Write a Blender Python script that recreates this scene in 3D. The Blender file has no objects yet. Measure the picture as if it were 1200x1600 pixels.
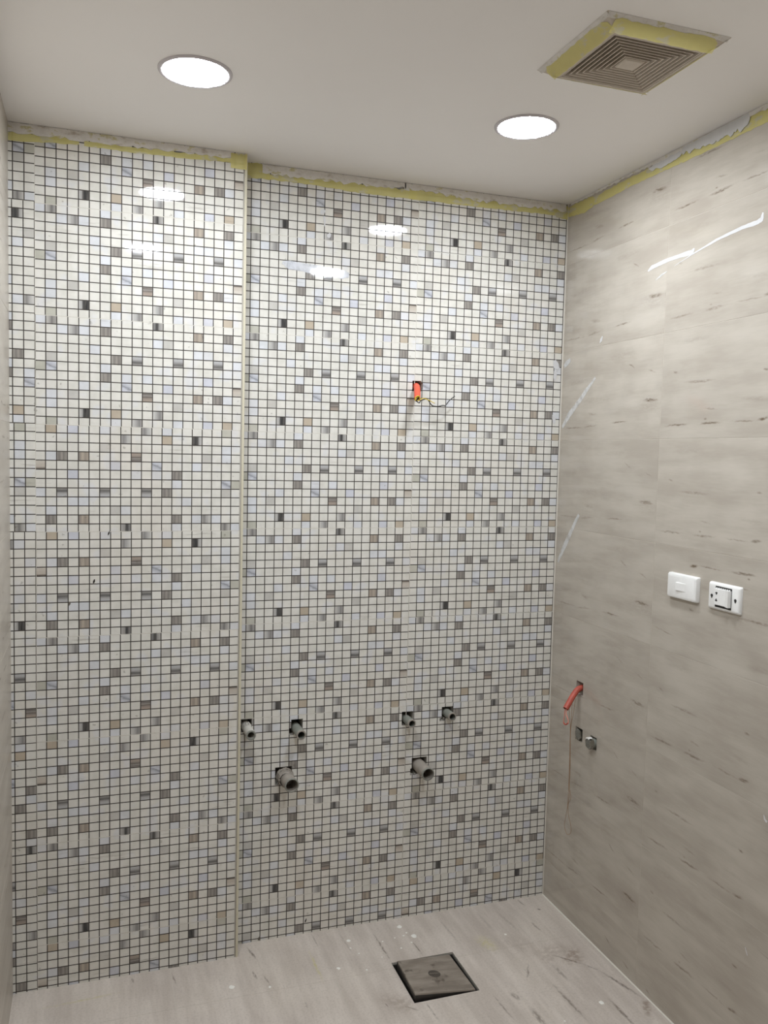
import bpy, math, random
from mathutils import Vector, Matrix

random.seed(7)
scene = bpy.context.scene
COL = scene.collection

# ------------------------------------------------------------------ camera
FPX = 1331.0                                   # focal length in pixels of the 1200 x 1600 frame
CAM = Vector((-1.54895, -2.63478, 1.57879))
RIGHT = Vector((0.9462398, -0.3226241, 0.0233212))
DOWN = Vector((0.0003554, -0.0710608, -0.9974719))
FWD = Vector((0.3234657, 0.9438559, -0.0671259))
cam_data = bpy.data.cameras.new('camera')
cam_data.sensor_fit = 'VERTICAL'
cam_data.sensor_height = 36.0
cam_data.lens = FPX / 1600.0 * 36.0
cam_data.clip_start = 0.02
cam = bpy.data.objects.new('camera', cam_data)
COL.objects.link(cam)
m = Matrix((RIGHT, -DOWN, -FWD)).transposed().to_4x4()
m.translation = CAM
cam.matrix_world = m
scene.camera = cam

# ------------------------------------------------------------------ world, exposure
LAMP_POWER = 153.0                              # emission strength of the four LED diffusers
world = bpy.data.worlds.new('world')
world.use_nodes = True
world.node_tree.nodes['Background'].inputs[0].default_value = (1, 0.98, 0.95, 1)
world.node_tree.nodes['Background'].inputs[1].default_value = 0.0
scene.world = world
vs = scene.view_settings
vs.view_transform = 'Standard'
vs.look = 'None'
vs.gamma = 1.0
vs.use_curve_mapping = False
vs.exposure = 0.0
scene.cycles.use_light_tree = False            # four equal lamps: plain sampling is quicker

# ------------------------------------------------------------------ room measures (metres)
H = 2.451                                      # ceiling
XL = -1.7675                                   # left wall
STEP = -1.1225                                 # outer corner of the projecting wall
D = 0.0671                                     # how far it projects
YF = -3.25                                     # wall behind the camera
SW, SH, J = 0.569, 0.300, 0.0015               # mosaic sheet / tile size and joint
PITCH = SH + J


# ------------------------------------------------------------------ helpers
def lin(c):
    return tuple((v / 255 / 12.92) if v / 255 <= 0.04045 else ((v / 255 + 0.055) / 1.055) ** 2.4 for v in c[:3]) + (1.0,)


def at(px, py, axis, val):
    """Point where the line of sight of a photo pixel meets the plane axis = val."""
    d = RIGHT * ((px - 600) / FPX) + DOWN * ((py - 800) / FPX) + FWD
    return CAM + d * ((val - CAM[axis]) / d[axis])


class Frame:
    def __init__(s, o, u, v, n):
        s.o, s.u, s.v, s.n = Vector(o), Vector(u), Vector(v), Vector(n)
        s.flip = s.u.cross(s.v).dot(s.n) < 0

    def p(s, a, b, c=0.0):
        return s.o + s.u * a + s.v * b + s.n * c


F_BACK = Frame((0, 0, 0), (1, 0, 0), (0, 0, 1), (0, -1, 0))
F_PROJ = Frame((0, -D, 0), (1, 0, 0), (0, 0, 1), (0, -1, 0))
F_RET = Frame((STEP, 0, 0), (0, -1, 0), (0, 0, 1), (1, 0, 0))
F_RIGHT = Frame((0, 0, 0), (0, -1, 0), (0, 0, 1), (-1, 0, 0))
F_LEFT = Frame((XL, 0, 0), (0, -1, 0), (0, 0, 1), (1, 0, 0))
F_FRONT = Frame((0, YF, 0), (1, 0, 0), (0, 0, 1), (0, 1, 0))
F_FLOOR = Frame((0, 0, 0), (1, 0, 0), (0, 1, 0), (0, 0, 1))
F_CEIL = Frame((0, 0, H), (1, 0, 0), (0, 1, 0), (0, 0, -1))


class MB:
    def __init__(s):
        s.v, s.f, s.m, s.uv = [], [], [], []

    def face(s, pts, mat=0, uvs=None, flip=False):
        i = len(s.v)
        s.v += [tuple(p) for p in pts]
        idx = list(range(i, i + len(pts)))
        uvs = list(uvs) if uvs else [(0.5, 0.5)] * len(pts)
        if flip:
            idx.reverse(); uvs.reverse()
        s.f.append(idx); s.m.append(mat); s.uv += uvs

    def box(s, fr, r, c0, c1, ch=0.0, mat=0, uvr=(0, 0, 1, 1), rot=False, back=False, side=None):
        """Rectangle r=(a0,a1,b0,b1) on a frame, from depth c0 to c1, front edge chamfered by ch."""
        a0, a1, b0, b1 = r
        def U(a, b):
            x = uvr[0] + (uvr[2] - uvr[0]) * (a - a0) / max(a1 - a0, 1e-9)
            y = uvr[1] + (uvr[3] - uvr[1]) * (b - b0) / max(b1 - b0, 1e-9)
            return (1 - x, 1 - y) if rot else (x, y)
        def q(cs):
            s.face([fr.p(*c) for c in cs], mat, [U(c[0], c[1]) for c in cs], fr.flip)
        o = [(a0, b0), (a1, b0), (a1, b1), (a0, b1)]
        i = [(a0 + ch, b0 + ch), (a1 - ch, b0 + ch), (a1 - ch, b1 - ch), (a0 + ch, b1 - ch)]
        q([(x, y, c1) for x, y in i])
        cm = c1 - ch
        for k in range(4):
            l = (k + 1) % 4
            if ch:
                q([o[k] + (cm,), o[l] + (cm,), i[l] + (c1,), i[k] + (c1,)])
            s.m_side = mat if side is None else side
            s.face([fr.p(*c) for c in (o[k] + (c0,), o[l] + (c0,), o[l] + (cm,), o[k] + (cm,))], s.m_side, None, fr.flip)
        if back:
            q([o[3] + (c0,), o[2] + (c0,), o[1] + (c0,), o[0] + (c0,)])

    def tube(s, pts, r, seg=10, mat=0, cap=True, inner=None):
        """Swept tube; r is a radius or a list; inner = inner radius of an open end at the last point."""
        pts = [Vector(p) for p in pts]
        rs = r if isinstance(r, (list, tuple)) else [r] * len(pts)
        rings, nrm = [], None
        for k, p in enumerate(pts):
            t = (pts[min(k + 1, len(pts) - 1)] - pts[max(k - 1, 0)]).normalized()
            if nrm is None:
                nrm = t.orthogonal().normalized()
            nrm = (nrm - t * nrm.dot(t)).normalized()
            b = t.cross(nrm)
            rings.append([p + (nrm * math.cos(2 * math.pi * j / seg) + b * math.sin(2 * math.pi * j / seg)) * rs[k] for j in range(seg)])
        for k in range(len(rings) - 1):
            for j in range(seg):
                l = (j + 1) % seg
                s.face([rings[k][j], rings[k][l], rings[k + 1][l], rings[k + 1][j]], mat)
        if inner is not None:
            e, p = rings[-1], pts[-1]
            t = (pts[-1] - pts[-2]).normalized()
            ii = [p + (v - p) * (inner / rs[-1]) for v in e]
            dd = [v - t * 0.055 for v in ii]
            for j in range(seg):
                l = (j + 1) % seg
                s.face([e[j], e[l], ii[l], ii[j]], mat)
                s.face([ii[j], ii[l], dd[l], dd[j]], mat)
            s.face(dd, mat)
            s.face(list(reversed(rings[0])), mat)
        elif cap:
            s.face(list(reversed(rings[0])), mat); s.face(rings[-1], mat)

    def lathe(s, o, ax, prof, seg=32, mat=0):
        """Profile [(radius, height)] spun about axis ax through o."""
        o, ax = Vector(o), Vector(ax).normalized()
        u = ax.orthogonal().normalized(); w = ax.cross(u)
        ring = lambda r, h: [o + ax * h + (u * math.cos(2 * math.pi * j / seg) + w * math.sin(2 * math.pi * j / seg)) * r for j in range(seg)]
        R = [ring(r, h) for r, h in prof]
        for k in range(len(R) - 1):
            for j in range(seg):
                l = (j + 1) % seg
                if prof[k][0] < 1e-6:
                    s.face([R[k][0], R[k + 1][l], R[k + 1][j]], mat, flip=True)
                elif prof[k + 1][0] < 1e-6:
                    s.face([R[k][j], R[k][l], R[k + 1][0]], mat)
                else:
                    s.face([R[k][j], R[k][l], R[k + 1][l], R[k + 1][j]], mat)

    def mesh(s, name, mats, smooth=False):
        me = bpy.data.meshes.new(name)
        me.from_pydata(s.v, [], s.f)
        for mt in (mats if isinstance(mats, (list, tuple)) else [mats]):
            me.materials.append(mt)
        me.polygons.foreach_set('material_index', s.m)
        ul = me.uv_layers.new(name='UVMap')
        ul.data.foreach_set('uv', [x for t in s.uv for x in t])
        me.update()
        if smooth:
            import bmesh
            bm = bmesh.new(); bm.from_mesh(me)
            bmesh.ops.remove_doubles(bm, verts=bm.verts, dist=1e-6)
            bm.to_mesh(me); bm.free()
            me.polygons.foreach_set('use_smooth', [True] * len(me.polygons))
            try:
                me.set_sharp_from_angle(angle=math.radians(40))
            except Exception:
                pass
        return me

    def build(s, name, mats, parent=None, smooth=False):
        o = bpy.data.objects.new(name, s.mesh(name, mats, smooth))
        COL.objects.link(o)
        o.parent = parent
        return o


def tag(o, label, cat, group=None, kind=None):
    o['label'] = label; o['category'] = cat
    if group: o['group'] = group
    if kind: o['kind'] = kind
    return o


def empty(name, loc):
    o = bpy.data.objects.new(name, None)
    o.location = loc; o.empty_display_size = 0.05
    COL.objects.link(o)
    return o


def adopt(child, root):
    """Parent a mesh that was built in world coordinates to an Empty."""
    child.parent = root
    child.matrix_parent_inverse = Matrix.Translation(-Vector(root.location))
    return child


def subtract(rect, holes):
    """Rectangle minus rectangles -> list of rectangles."""
    out = [rect]
    for h in holes:
        nxt = []
        for a0, a1, b0, b1 in out:
            x0, x1, y0, y1 = max(a0, h[0]), min(a1, h[1]), max(b0, h[2]), min(b1, h[3])
            if x0 >= x1 - 1e-6 or y0 >= y1 - 1e-6:
                nxt.append((a0, a1, b0, b1)); continue
            if y0 > b0 + 1e-6: nxt.append((a0, a1, b0, y0))
            if y1 < b1 - 1e-6: nxt.append((a0, a1, y1, b1))
            if x0 > a0 + 1e-6: nxt.append((a0, x0, y0, y1))
            if x1 < a1 - 1e-6: nxt.append((x1, a1, y0, y1))
        out = nxt
    return out


# ------------------------------------------------------------------ materials
class N:
    """Small wrapper to write node trees briefly."""
    def __init__(s, name):
        s.mat = bpy.data.materials.new(name); s.mat.use_nodes = True
        s.t = s.mat.node_tree; s.b = s.t.nodes['Principled BSDF']

    def n(s, kind, props=None, **ins):
        nd = s.t.nodes.new(kind)
        for k, v in (props or {}).items(): setattr(nd, k, v)
        for k, v in ins.items():
            s.set(nd.inputs[int(k[1:]) if k[0] == 'i' and k[1:].isdigit() else k], v)
        return nd

    def set(s, sock, v):
        if hasattr(v, 'is_output'): s.t.links.new(v, sock)
        else: sock.default_value = v

    def math(s, op, a, b=0.0, c=0.0, clamp=False):
        nd = s.n('ShaderNodeMath', {'operation': op, 'use_clamp': clamp})
        s.set(nd.inputs[0], a); s.set(nd.inputs[1], b); s.set(nd.inputs[2], c)
        return nd.outputs[0]

    def noise(s, vec, scale=5.0, detail=4.0, rough=0.55):
        nd = s.n('ShaderNodeTexNoise', Vector=vec, Scale=scale, Detail=detail, Roughness=rough)
        return nd.outputs['Fac']

    def scalev(s, vec, k, off=(0, 0, 0)):
        nd = s.n('ShaderNodeMapping', Vector=vec, Scale=k, Location=off)
        return nd.outputs[0]

    def ramp(s, fac, stops, interp='LINEAR'):
        nd = s.n('ShaderNodeValToRGB', Fac=fac)
        cr = nd.color_ramp; cr.interpolation = interp
        while len(cr.elements) < len(stops): cr.elements.new(0.5)
        for e, (p, c) in zip(cr.elements, stops):
            e.position = p; e.color = lin(c) if len(c) == 3 else c
        return nd.outputs[0]

    def val(s, fac, p0, p1):
        """smooth 0..1 ramp between p0 and p1"""
        nd = s.n('ShaderNodeMapRange', {'interpolation_type': 'SMOOTHSTEP'}, i0=fac, i1=p0, i2=p1, i3=0.0, i4=1.0)
        return nd.outputs[0]

    def mix(s, fac, a, b, mode='MIX'):
        nd = s.n('ShaderNodeMix', {'data_type': 'RGBA', 'blend_type': mode})
        s.set(nd.inputs[0], fac)
        s.set(nd.inputs[6], lin(a) if isinstance(a, tuple) and len(a) == 3 else a)
        s.set(nd.inputs[7], lin(b) if isinstance(b, tuple) and len(b) == 3 else b)
        return nd.outputs[2]

    def pos(s): return s.n('ShaderNodeNewGeometry').outputs['Position']
    def uv(s): return s.n('ShaderNodeUVMap', {'uv_map': 'UVMap'}).outputs[0]

    def out(s, col=None, rough=None, bump=None, dist=0.001, strength=0.3, **kw):
        if col is not None: s.set(s.b.inputs['Base Color'], lin(col) if isinstance(col, tuple) and len(col) == 3 else col)
        if rough is not None: s.set(s.b.inputs['Roughness'], rough)
        for k, v in kw.items(): s.set(s.b.inputs[k.replace('_', ' ')], v)
        if bump is not None:
            bn = s.n('ShaderNodeBump', Height=bump, Distance=dist, Strength=strength)
            s.t.links.new(bn.outputs[0], s.b.inputs['Normal'])
        return s.mat


def plain(name, col, rough=0.5, var=0.06, scale=40.0, **kw):
    w = N(name)
    f = w.noise(w.pos(), scale, 4)
    c2 = tuple(v * (1 - 2 * var) for v in col)
    return w.out(w.mix(f, col, c2), rough, **kw)


def stroke_group():
    """Soft elongated mark: inputs are a 2-D position, centre, half-length, half-width, angle, strength."""
    g = bpy.data.node_groups.new('print_mark', 'ShaderNodeTree')
    for nm, ty in (('Vector', 'NodeSocketVector'), ('Centre', 'NodeSocketVector'), ('Angle', 'NodeSocketFloat'),
                   ('Size', 'NodeSocketVector'), ('Strength', 'NodeSocketFloat')):
        g.interface.new_socket(nm, in_out='INPUT', socket_type=ty)
    g.interface.new_socket('Value', in_out='OUTPUT', socket_type='NodeSocketFloat')
    gi, go = g.nodes.new('NodeGroupInput'), g.nodes.new('NodeGroupOutput')
    sub = g.nodes.new('ShaderNodeVectorMath'); sub.operation = 'SUBTRACT'
    rot = g.nodes.new('ShaderNodeVectorRotate'); rot.rotation_type = 'Z_AXIS'
    div = g.nodes.new('ShaderNodeVectorMath'); div.operation = 'DIVIDE'
    ln = g.nodes.new('ShaderNodeVectorMath'); ln.operation = 'LENGTH'
    mr = g.nodes.new('ShaderNodeMapRange'); mr.interpolation_type = 'SMOOTHSTEP'
    mr.inputs[1].default_value = 1.0; mr.inputs[2].default_value = 0.15
    mu = g.nodes.new('ShaderNodeMath'); mu.operation = 'MULTIPLY'
    L = g.links.new
    L(gi.outputs['Vector'], sub.inputs[0]); L(gi.outputs['Centre'], sub.inputs[1])
    L(sub.outputs[0], rot.inputs['Vector']); L(gi.outputs['Angle'], rot.inputs['Angle'])
    L(rot.outputs[0], div.inputs[0]); L(gi.outputs['Size'], div.inputs[1])
    L(div.outputs[0], ln.inputs[0]); L(ln.outputs['Value'], mr.inputs[0])
    L(mr.outputs[0], mu.inputs[0]); L(gi.outputs['Strength'], mu.inputs[1])
    L(mu.outputs[0], go.inputs['Value'])
    return g


MARK = stroke_group()


def marks(w, vec2, strokes):
    """Sum of strokes ((x0,y0,x1,y1,half_width,strength)) on a flat 2-D vector; the edges are roughened by noise."""
    acc = None
    for x0, y0, x1, y1, hw, st in strokes:
        nd = w.n('ShaderNodeGroup', {'node_tree': MARK})
        w.t.links.new(vec2, nd.inputs['Vector'])
        nd.inputs['Centre'].default_value = ((x0 + x1) / 2, (y0 + y1) / 2, 0)
        nd.inputs['Angle'].default_value = -math.atan2(y1 - y0, x1 - x0)
        nd.inputs['Size'].default_value = (math.hypot(x1 - x0, y1 - y0) / 2 * 1.15 + hw, hw, 1)
        nd.inputs['Strength'].default_value = st
        acc = nd.outputs[0] if acc is None else w.math('MAXIMUM', acc, nd.outputs[0])
    return acc


def wobble(w, vec, src, scale, amt):
    nz = w.n('ShaderNodeTexNoise', Vector=src, Scale=scale, Detail=3.0)
    a = w.n('ShaderNodeVectorMath', {'operation': 'SUBTRACT'}); w.t.links.new(nz.outputs['Color'], a.inputs[0]); a.inputs[1].default_value = (.5, .5, .5)
    b = w.n('ShaderNodeVectorMath', {'operation': 'MULTIPLY'}); w.t.links.new(a.outputs[0], b.inputs[0]); b.inputs[1].default_value = (amt, amt, 0)
    c = w.n('ShaderNodeVectorMath', {'operation': 'ADD'}); w.t.links.new(vec, c.inputs[0]); w.t.links.new(b.outputs[0], c.inputs[1])
    d = w.n('ShaderNodeVectorMath', {'operation': 'MULTIPLY'}); w.t.links.new(c.outputs[0], d.inputs[0]); d.inputs[1].default_value = (1, 1, 0)
    return d.outputs[0]


# stone-look wall tile: the print of the tile (marks) in tile coordinates scaled to metres
PRINT_A = [(.037, .12, .214, .13, .006, .75), (.173, .513, .389, .508, .007, .55), (.286, .127, .445, .136, .007, .8),
           (.50, .14, .665, .135, .004, .6), (.67, .142, .727, .158, .008, .95), (.325, .265, .411, .246, .005, .4),
           (.69, .55, .715, .548, .006, .8), (.088, .622, .115, .609, .006, .5), (.33, .17, .34, .168, .005, .6),
           (.82, .84, .99, .80, .004, .45), (.55, .33, .75, .30, .012, .16), (.10, .88, .35, .90, .014, .14)]
PRINT_B = [(.853, .385, .970, .375, .011, 1.0), (.82, .36, .99, .33, .045, .18), (.292, .13, .39, .167, .006, .5), (.709, .767, .765, .712, .005, .55), (.88, .68, .95, .64, .004, .45),
           (.038, .135, .282, .138, .004, .6), (.282, .138, .437, .162, .004, .5), (.552, .172, .715, .183, .005, .8),
           (.329, .29, .416, .269, .01, .35), (.05, .62, .35, .66, .016, .14), (.5, .85, .8, .88, .018, .14), (.15, .45, .6, .42, .02, .12)]


def stone_tile(name, strokes, c_lo, c_hi, mark=(96, 78, 58), gloss=.06):
    w = N(name)
    uv = w.scalev(w.uv(), (SW, SH, 0))
    pos = w.pos()
    oi = w.n('ShaderNodeObjectInfo').outputs['Random']
    off = w.n('ShaderNodeCombineXYZ', i0=w.math('MULTIPLY', oi, 7.0), i1=w.math('MULTIPLY', oi, 3.0), i2=0.0).outputs[0]
    ad = w.n('ShaderNodeVectorMath', {'operation': 'ADD'}, i0=uv, i1=off).outputs[0]
    band = w.noise(w.scalev(ad, (2.2, 11, 1)), 1.5, 4, .55)
    cloud = w.noise(ad, 6.0, 3)
    fine = w.noise(w.scalev(ad, (25, 190, 1)), 1.0, 3)
    f = w.math('ADD', w.math('MULTIPLY', band, .62), w.math('ADD', w.math('MULTIPLY', cloud, .28), w.math('MULTIPLY', fine, .1)))
    col = w.mix(w.val(f, .34, .66), c_lo, c_hi)
    col = w.mix(w.math('MULTIPLY', oi, .12), col, tuple(v * .86 for v in c_lo))
    vein = w.val(w.noise(w.scalev(ad, (2.2, 30, 1), (3.1, 0, 0)), 1.0, 4, .65), .62, .8)
    col = w.mix(w.math('MULTIPLY', vein, .16), col, mark)
    st = [(x0 * SW, y0 * SH, x1 * SW, y1 * SH, h * .72, s) for x0, y0, x1, y1, h, s in strokes]
    mk = marks(w, wobble(w, uv, pos, 60, .007), st)
    brk = w.val(w.noise(w.scalev(ad, (60, 200, 1)), 1.0, 2), .25, .6)
    amt = w.math('ADD', .62, w.math('MULTIPLY', w.math('FRACT', w.math('MULTIPLY', oi, 17.3)), .38))
    col = w.mix(w.math('MULTIPLY', w.math('MULTIPLY', mk, brk), amt), col, mark)
    rg = w.math('ADD', gloss, w.math('MULTIPLY', cloud, .05))
    return w.out(col, rg)


M = {}
WALL_LO, WALL_HI = (173, 164, 152), (193, 185, 173)
M['tile_a'] = stone_tile('stone_tile_print_a', PRINT_A, WALL_LO, WALL_HI)
M['tile_b'] = stone_tile('stone_tile_print_b', PRINT_B, WALL_LO, WALL_HI)
M['tile_satin_a'] = stone_tile('satin_stone_tile_print_a', PRINT_A, WALL_LO, WALL_HI, gloss=.34)
M['tile_satin_b'] = stone_tile('satin_stone_tile_print_b', PRINT_B, WALL_LO, WALL_HI, gloss=.34)

FLOOR_MARKS = [(-1.438, -.086, -1.435, -.112, .004, .7), (-1.323, -.094, -1.314, -.161, .004, .6), (-1.081, -.03, -1.066, -.10, .006, .75),
               (-1.087, -.155, -1.083, -.20, .006, .75), (-1.061, -.18, -1.049, -.246, .004, .55), (-.672, -.056, -.666, -.24, .0045, .7),
               (-.564, -.149, -.559, -.227, .004, .7), (-.636, -.449, -.631, -.53, .005, .6), (-.868, -.01, -.864, -.09, .004, .45),
               (-.97, -.345, -.968, -.37, .004, .5), (-.752, -.415, -.748, -.434, .003, .6), (-.70, -.444, -.665, -.478, .004, .6),
               (-.11, -.006, -.102, -.056, .005, .6), (-.134, -.156, -.128, -.213, .007, .65), (-.159, -.347, -.095, -.414, .006, .8),
               (-.095, -.414, -.062, -.46, .005, .55), (-.062, -.46, -.016, -.611, .008, .75), (-.239, -.462, -.228, -.667, .007, .6), (-.114, -.59, -.112, -.72, .008, .8),
               (-.258, -.365, -.30, -.434, .005, .6), (-.188, -.386, -.183, -.48, .011, .5), (-.355, -.56, -.354, -.65, .012, .6),
               (-.378, -.485, -.37, -.51, .012, .6), (-.435, -.46, -.425, -.60, .004, .5), (-.43, -.05, -.42, -.2, .005, .3), (-.29, -.03, -.28, -.17, .008, .25),
               (-.22, -.05, -.2, -.2, .008, .25), (-.78, -.03, -.77, -.15, .006, .25), (-.07, -.085, -.065, -.09, .006, .9)]
FLOOR_STAINS = [(-.085, -.352, -.12, -.38, .045, .55), (-.16, -.33, -.19, -.36, .03, .35), (-.05, -.70, -.01, -.62, .02, .6), (-.74, -.40, -.68, -.45, .05, .3), (-.28, -.22, -.18, -.3, .06, .15), (-.2, -.32, -.1, -.33, .05, .3)]
FLOOR_YELLOW = [(-.90, -.10, -.895, -.27, .007, .55), (-.341, -.20, -.33, -.25, .035, .45), (-1.7, -.16, -1.45, -.145, .006, .4)]


def floor_mat():
    w = N('stone_floor_tile')
    pos = w.pos()
    flat = w.n('ShaderNodeVectorMath', {'operation': 'MULTIPLY'}, i0=pos, i1=(1, 1, 0)).outputs[0]
    oi = w.n('ShaderNodeObjectInfo').outputs['Random']
    band = w.noise(w.scalev(flat, (17, 2.0, 1)), 1.5, 6, .62)
    cloud = w.noise(flat, 4.0, 4)
    f = w.math('ADD', w.math('MULTIPLY', band, .6), w.math('MULTIPLY', cloud, .4))
    col = w.mix(w.val(f, .34, .66), (186, 175, 165), (210, 200, 190))
    vein = w.val(w.noise(w.scalev(flat, (44, 3.0, 1)), 1.0, 5, .7), .62, .76)
    col = w.mix(w.math('MULTIPLY', vein, .3), col, (110, 97, 86))
    dust = w.val(w.noise(flat, 2.3, 5), .42, .68)
    col = w.mix(w.math('MULTIPLY', dust, .3), col, (216, 205, 190))
    spk = w.noise(flat, 150, 3)
    col = w.mix(w.math('MULTIPLY', w.val(spk, .45, .75), .28), col, (150, 138, 126))
    wob = wobble(w, flat, pos, 45, .009)
    brk = w.val(w.noise(w.scalev(flat, (160, 60, 1)), 1.0, 2), .25, .6)
    col = w.mix(w.math('MULTIPLY', marks(w, wob, FLOOR_MARKS), brk), col, (88, 76, 66))
    wob2 = wobble(w, flat, pos, 16, .04)
    sp = w.val(w.noise(flat, 70, 4), .3, .62)
    col = w.mix(w.math('MULTIPLY', marks(w, wob2, FLOOR_STAINS), sp), col, (120, 99, 82))
    col = w.mix(w.math('MULTIPLY', marks(w, wob, FLOOR_YELLOW), sp), col, (190, 182, 110))
    col = w.mix(w.math('MULTIPLY', oi, .06), col, (150, 138, 126))
    rg = w.math('ADD', .42, w.math('MULTIPLY', w.noise(pos, 8, 4), .25))
    return w.out(col, rg, bump=w.noise(pos, 90, 3), dist=.0006, strength=.15)


M['floor'] = floor_mat()
M['grout'] = plain('white_grout', (214, 208, 196), .85)
M['grout_beige'] = plain('beige_grout', (209, 201, 189), .85)
M['sealant'] = plain('pale_sealant', (232, 226, 214), .6)
M['groove'] = plain('mosaic_groove', (74, 66, 60), .8, .1)
M['cement'] = plain('grey_cement', (118, 110, 100), .95, .12, 60)
M['hole'] = plain('raw_hole_cement', (58, 52, 46), .95, .2, 60)


def ceiling_mat():
    w = N('painted_ceiling')
    f = w.noise(w.pos(), 3.0, 5)
    g = w.noise(w.pos(), 160, 3)
    return w.out(w.mix(f, (247, 244, 242), (242, 238, 236)), .55, bump=g, dist=.0004, strength=.12)


M['ceiling'] = ceiling_mat()
M['paintwall'] = plain('painted_wall', (205, 200, 192), .6, .03, 4)

# mosaic print: colour stops along the tile (axis 0 = across, 1 = up), noise amount, grain scale
WHITE = (224, 221, 213)
KINDS = {
    'W': None,
    'L': ('flat', (217, 218, 221)),
    'K': ('flat', (206, 207, 215)),
    'G': ('flat', (198, 195, 189)),
    'g': ('flat', (190, 188, 176)),
    'T': ('flat', (188, 175, 157)),
    'V': (0, [(0, (164, 159, 152)), (.3, (128, 124, 118)), (.5, (156, 150, 143)), (.75, (124, 119, 114)), (1, (152, 147, 141))], .22),
    't': (0, [(0, (174, 162, 148)), (.35, (152, 142, 131)), (.6, (182, 170, 154)), (1, (136, 129, 123))], .2),
    'v': (0, [(0, (196, 193, 187)), (.45, (150, 147, 143)), (.6, (118, 116, 114)), (.75, (150, 147, 143)), (1, (164, 161, 156))], .12),
    'R': (0, [(0, (206, 204, 199)), (.45, (172, 170, 167)), (.75, (136, 134, 132)), (1, (170, 167, 163))], .1),
    'D': (0, [(0, (196, 194, 190)), (.3, (170, 168, 165)), (.42, (66, 66, 66)), (.6, (52, 53, 54)), (.8, (60, 60, 60)), (1, (84, 83, 82))], .07),
    'S': (0, [(0, (142, 140, 138)), (.2, (104, 103, 102)), (.35, (60, 60, 60)), (.5, (84, 83, 82)), (.6, (146, 144, 141)), (1, (176, 173, 168))], .08),
    'H': (1, [(0, (164, 161, 157)), (.18, (120, 118, 115)), (.32, (98, 97, 96)), (.5, (146, 144, 142)), (.7, (176, 175, 174)), (1, (184, 184, 184))], .16),
    'h': (1, [(0, (170, 156, 143)), (.35, (152, 141, 131)), (.5, (110, 103, 97)), (.68, (152, 146, 140)), (.85, (106, 101, 97)), (1, (140, 134, 128))], .14),
    'Y': (1, [(0, (206, 199, 188)), (.5, (196, 187, 175)), (.8, (188, 178, 166)), (.93, (104, 96, 88)), (1, (120, 112, 104))], .1),
    'B': (2, [(0, (207, 208, 213)), (.3, (196, 198, 205)), (.48, (148, 150, 156)), (.62, (184, 186, 193)), (1, (208, 209, 214))], .2),
}
KEYS = list(KINDS)


def mosaic_mat(k):
    w = N('mosaic_' + {'W': 'white', 'L': 'pale_lavender', 'K': 'lavender', 'G': 'pale_grey', 'g': 'sage_grey', 'T': 'tan', 'V': 'brown_grey_grain', 't': 'tan_grain',
                       'v': 'grey_grain', 'R': 'grey_fade', 'D': 'charcoal', 'S': 'dark_stripe', 'H': 'grey_band', 'h': 'brown_band', 'Y': 'beige_dark_edge', 'B': 'blue_vein'}[k])
    pos, uv = w.pos(), w.uv()
    cell = w.noise(pos, 26, 2)
    tint = w.noise(pos, 3.0, 3)
    if k in 'WLKGgT':
        base = WHITE if k == 'W' else KINDS[k][1]
        col = w.mix(w.val(cell, .3, .7), base, tuple(v * f for v, f in zip(base, (.955, .955, .95))))
        if k == 'W':
            col = w.mix(w.math('MULTIPLY', w.val(w.noise(pos, 17, 1), .56, .72), .4), col, (213, 215, 223))
        streak = w.val(w.noise(w.scalev(pos, (9, 9, 95)), 1.0, 4, .6), .60, .74)
        gate = w.val(w.noise(pos, 7, 2), .46, .62)
        col = w.mix(w.math('MULTIPLY', w.math('MULTIPLY', streak, gate), .42), col, (140, 130, 120))
        col = w.mix(w.math('MULTIPLY', w.val(tint, .45, .7), .25), col, (214, 204, 190))
    else:
        ax, stops, amp = KINDS[k]
        sp = w.n('ShaderNodeSeparateXYZ', Vector=uv).outputs
        if ax == 0:
            t, nz = sp[0], w.noise(w.scalev(pos, (240, 240, 18)), 1.0, 3)
        elif ax == 1:
            t, nz = sp[1], w.noise(w.scalev(pos, (22, 22, 220)), 1.0, 3)
        else:
            t = w.math('ADD', w.math('MULTIPLY', sp[1], .8), w.math('SUBTRACT', w.math('MULTIPLY', sp[0], .42), .1))
            nz = w.noise(w.scalev(pos, (70, 70, 150)), 1.0, 3)
        t = w.math('ADD', t, w.math('MULTIPLY', w.math('SUBTRACT', nz, .5), amp * 2))
        col = w.ramp(t, stops)
        col = w.mix(w.math('MULTIPLY', w.val(nz, .35, .65), .2), col, (150, 143, 136))
    dirt = w.val(w.noise(pos, 55, 3), .69, .74)
    col = w.mix(w.math('MULTIPLY', dirt, .35), col, (92, 82, 68))
    return w.out(col, .04)


MOSAIC = [mosaic_mat(k) for k in KEYS]
MATIDX = {k: i for i, k in enumerate(KEYS)}


def simple(name, col, rough=.5, **kw):
    return plain(name, col, rough, .03, 60, **kw)


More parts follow.
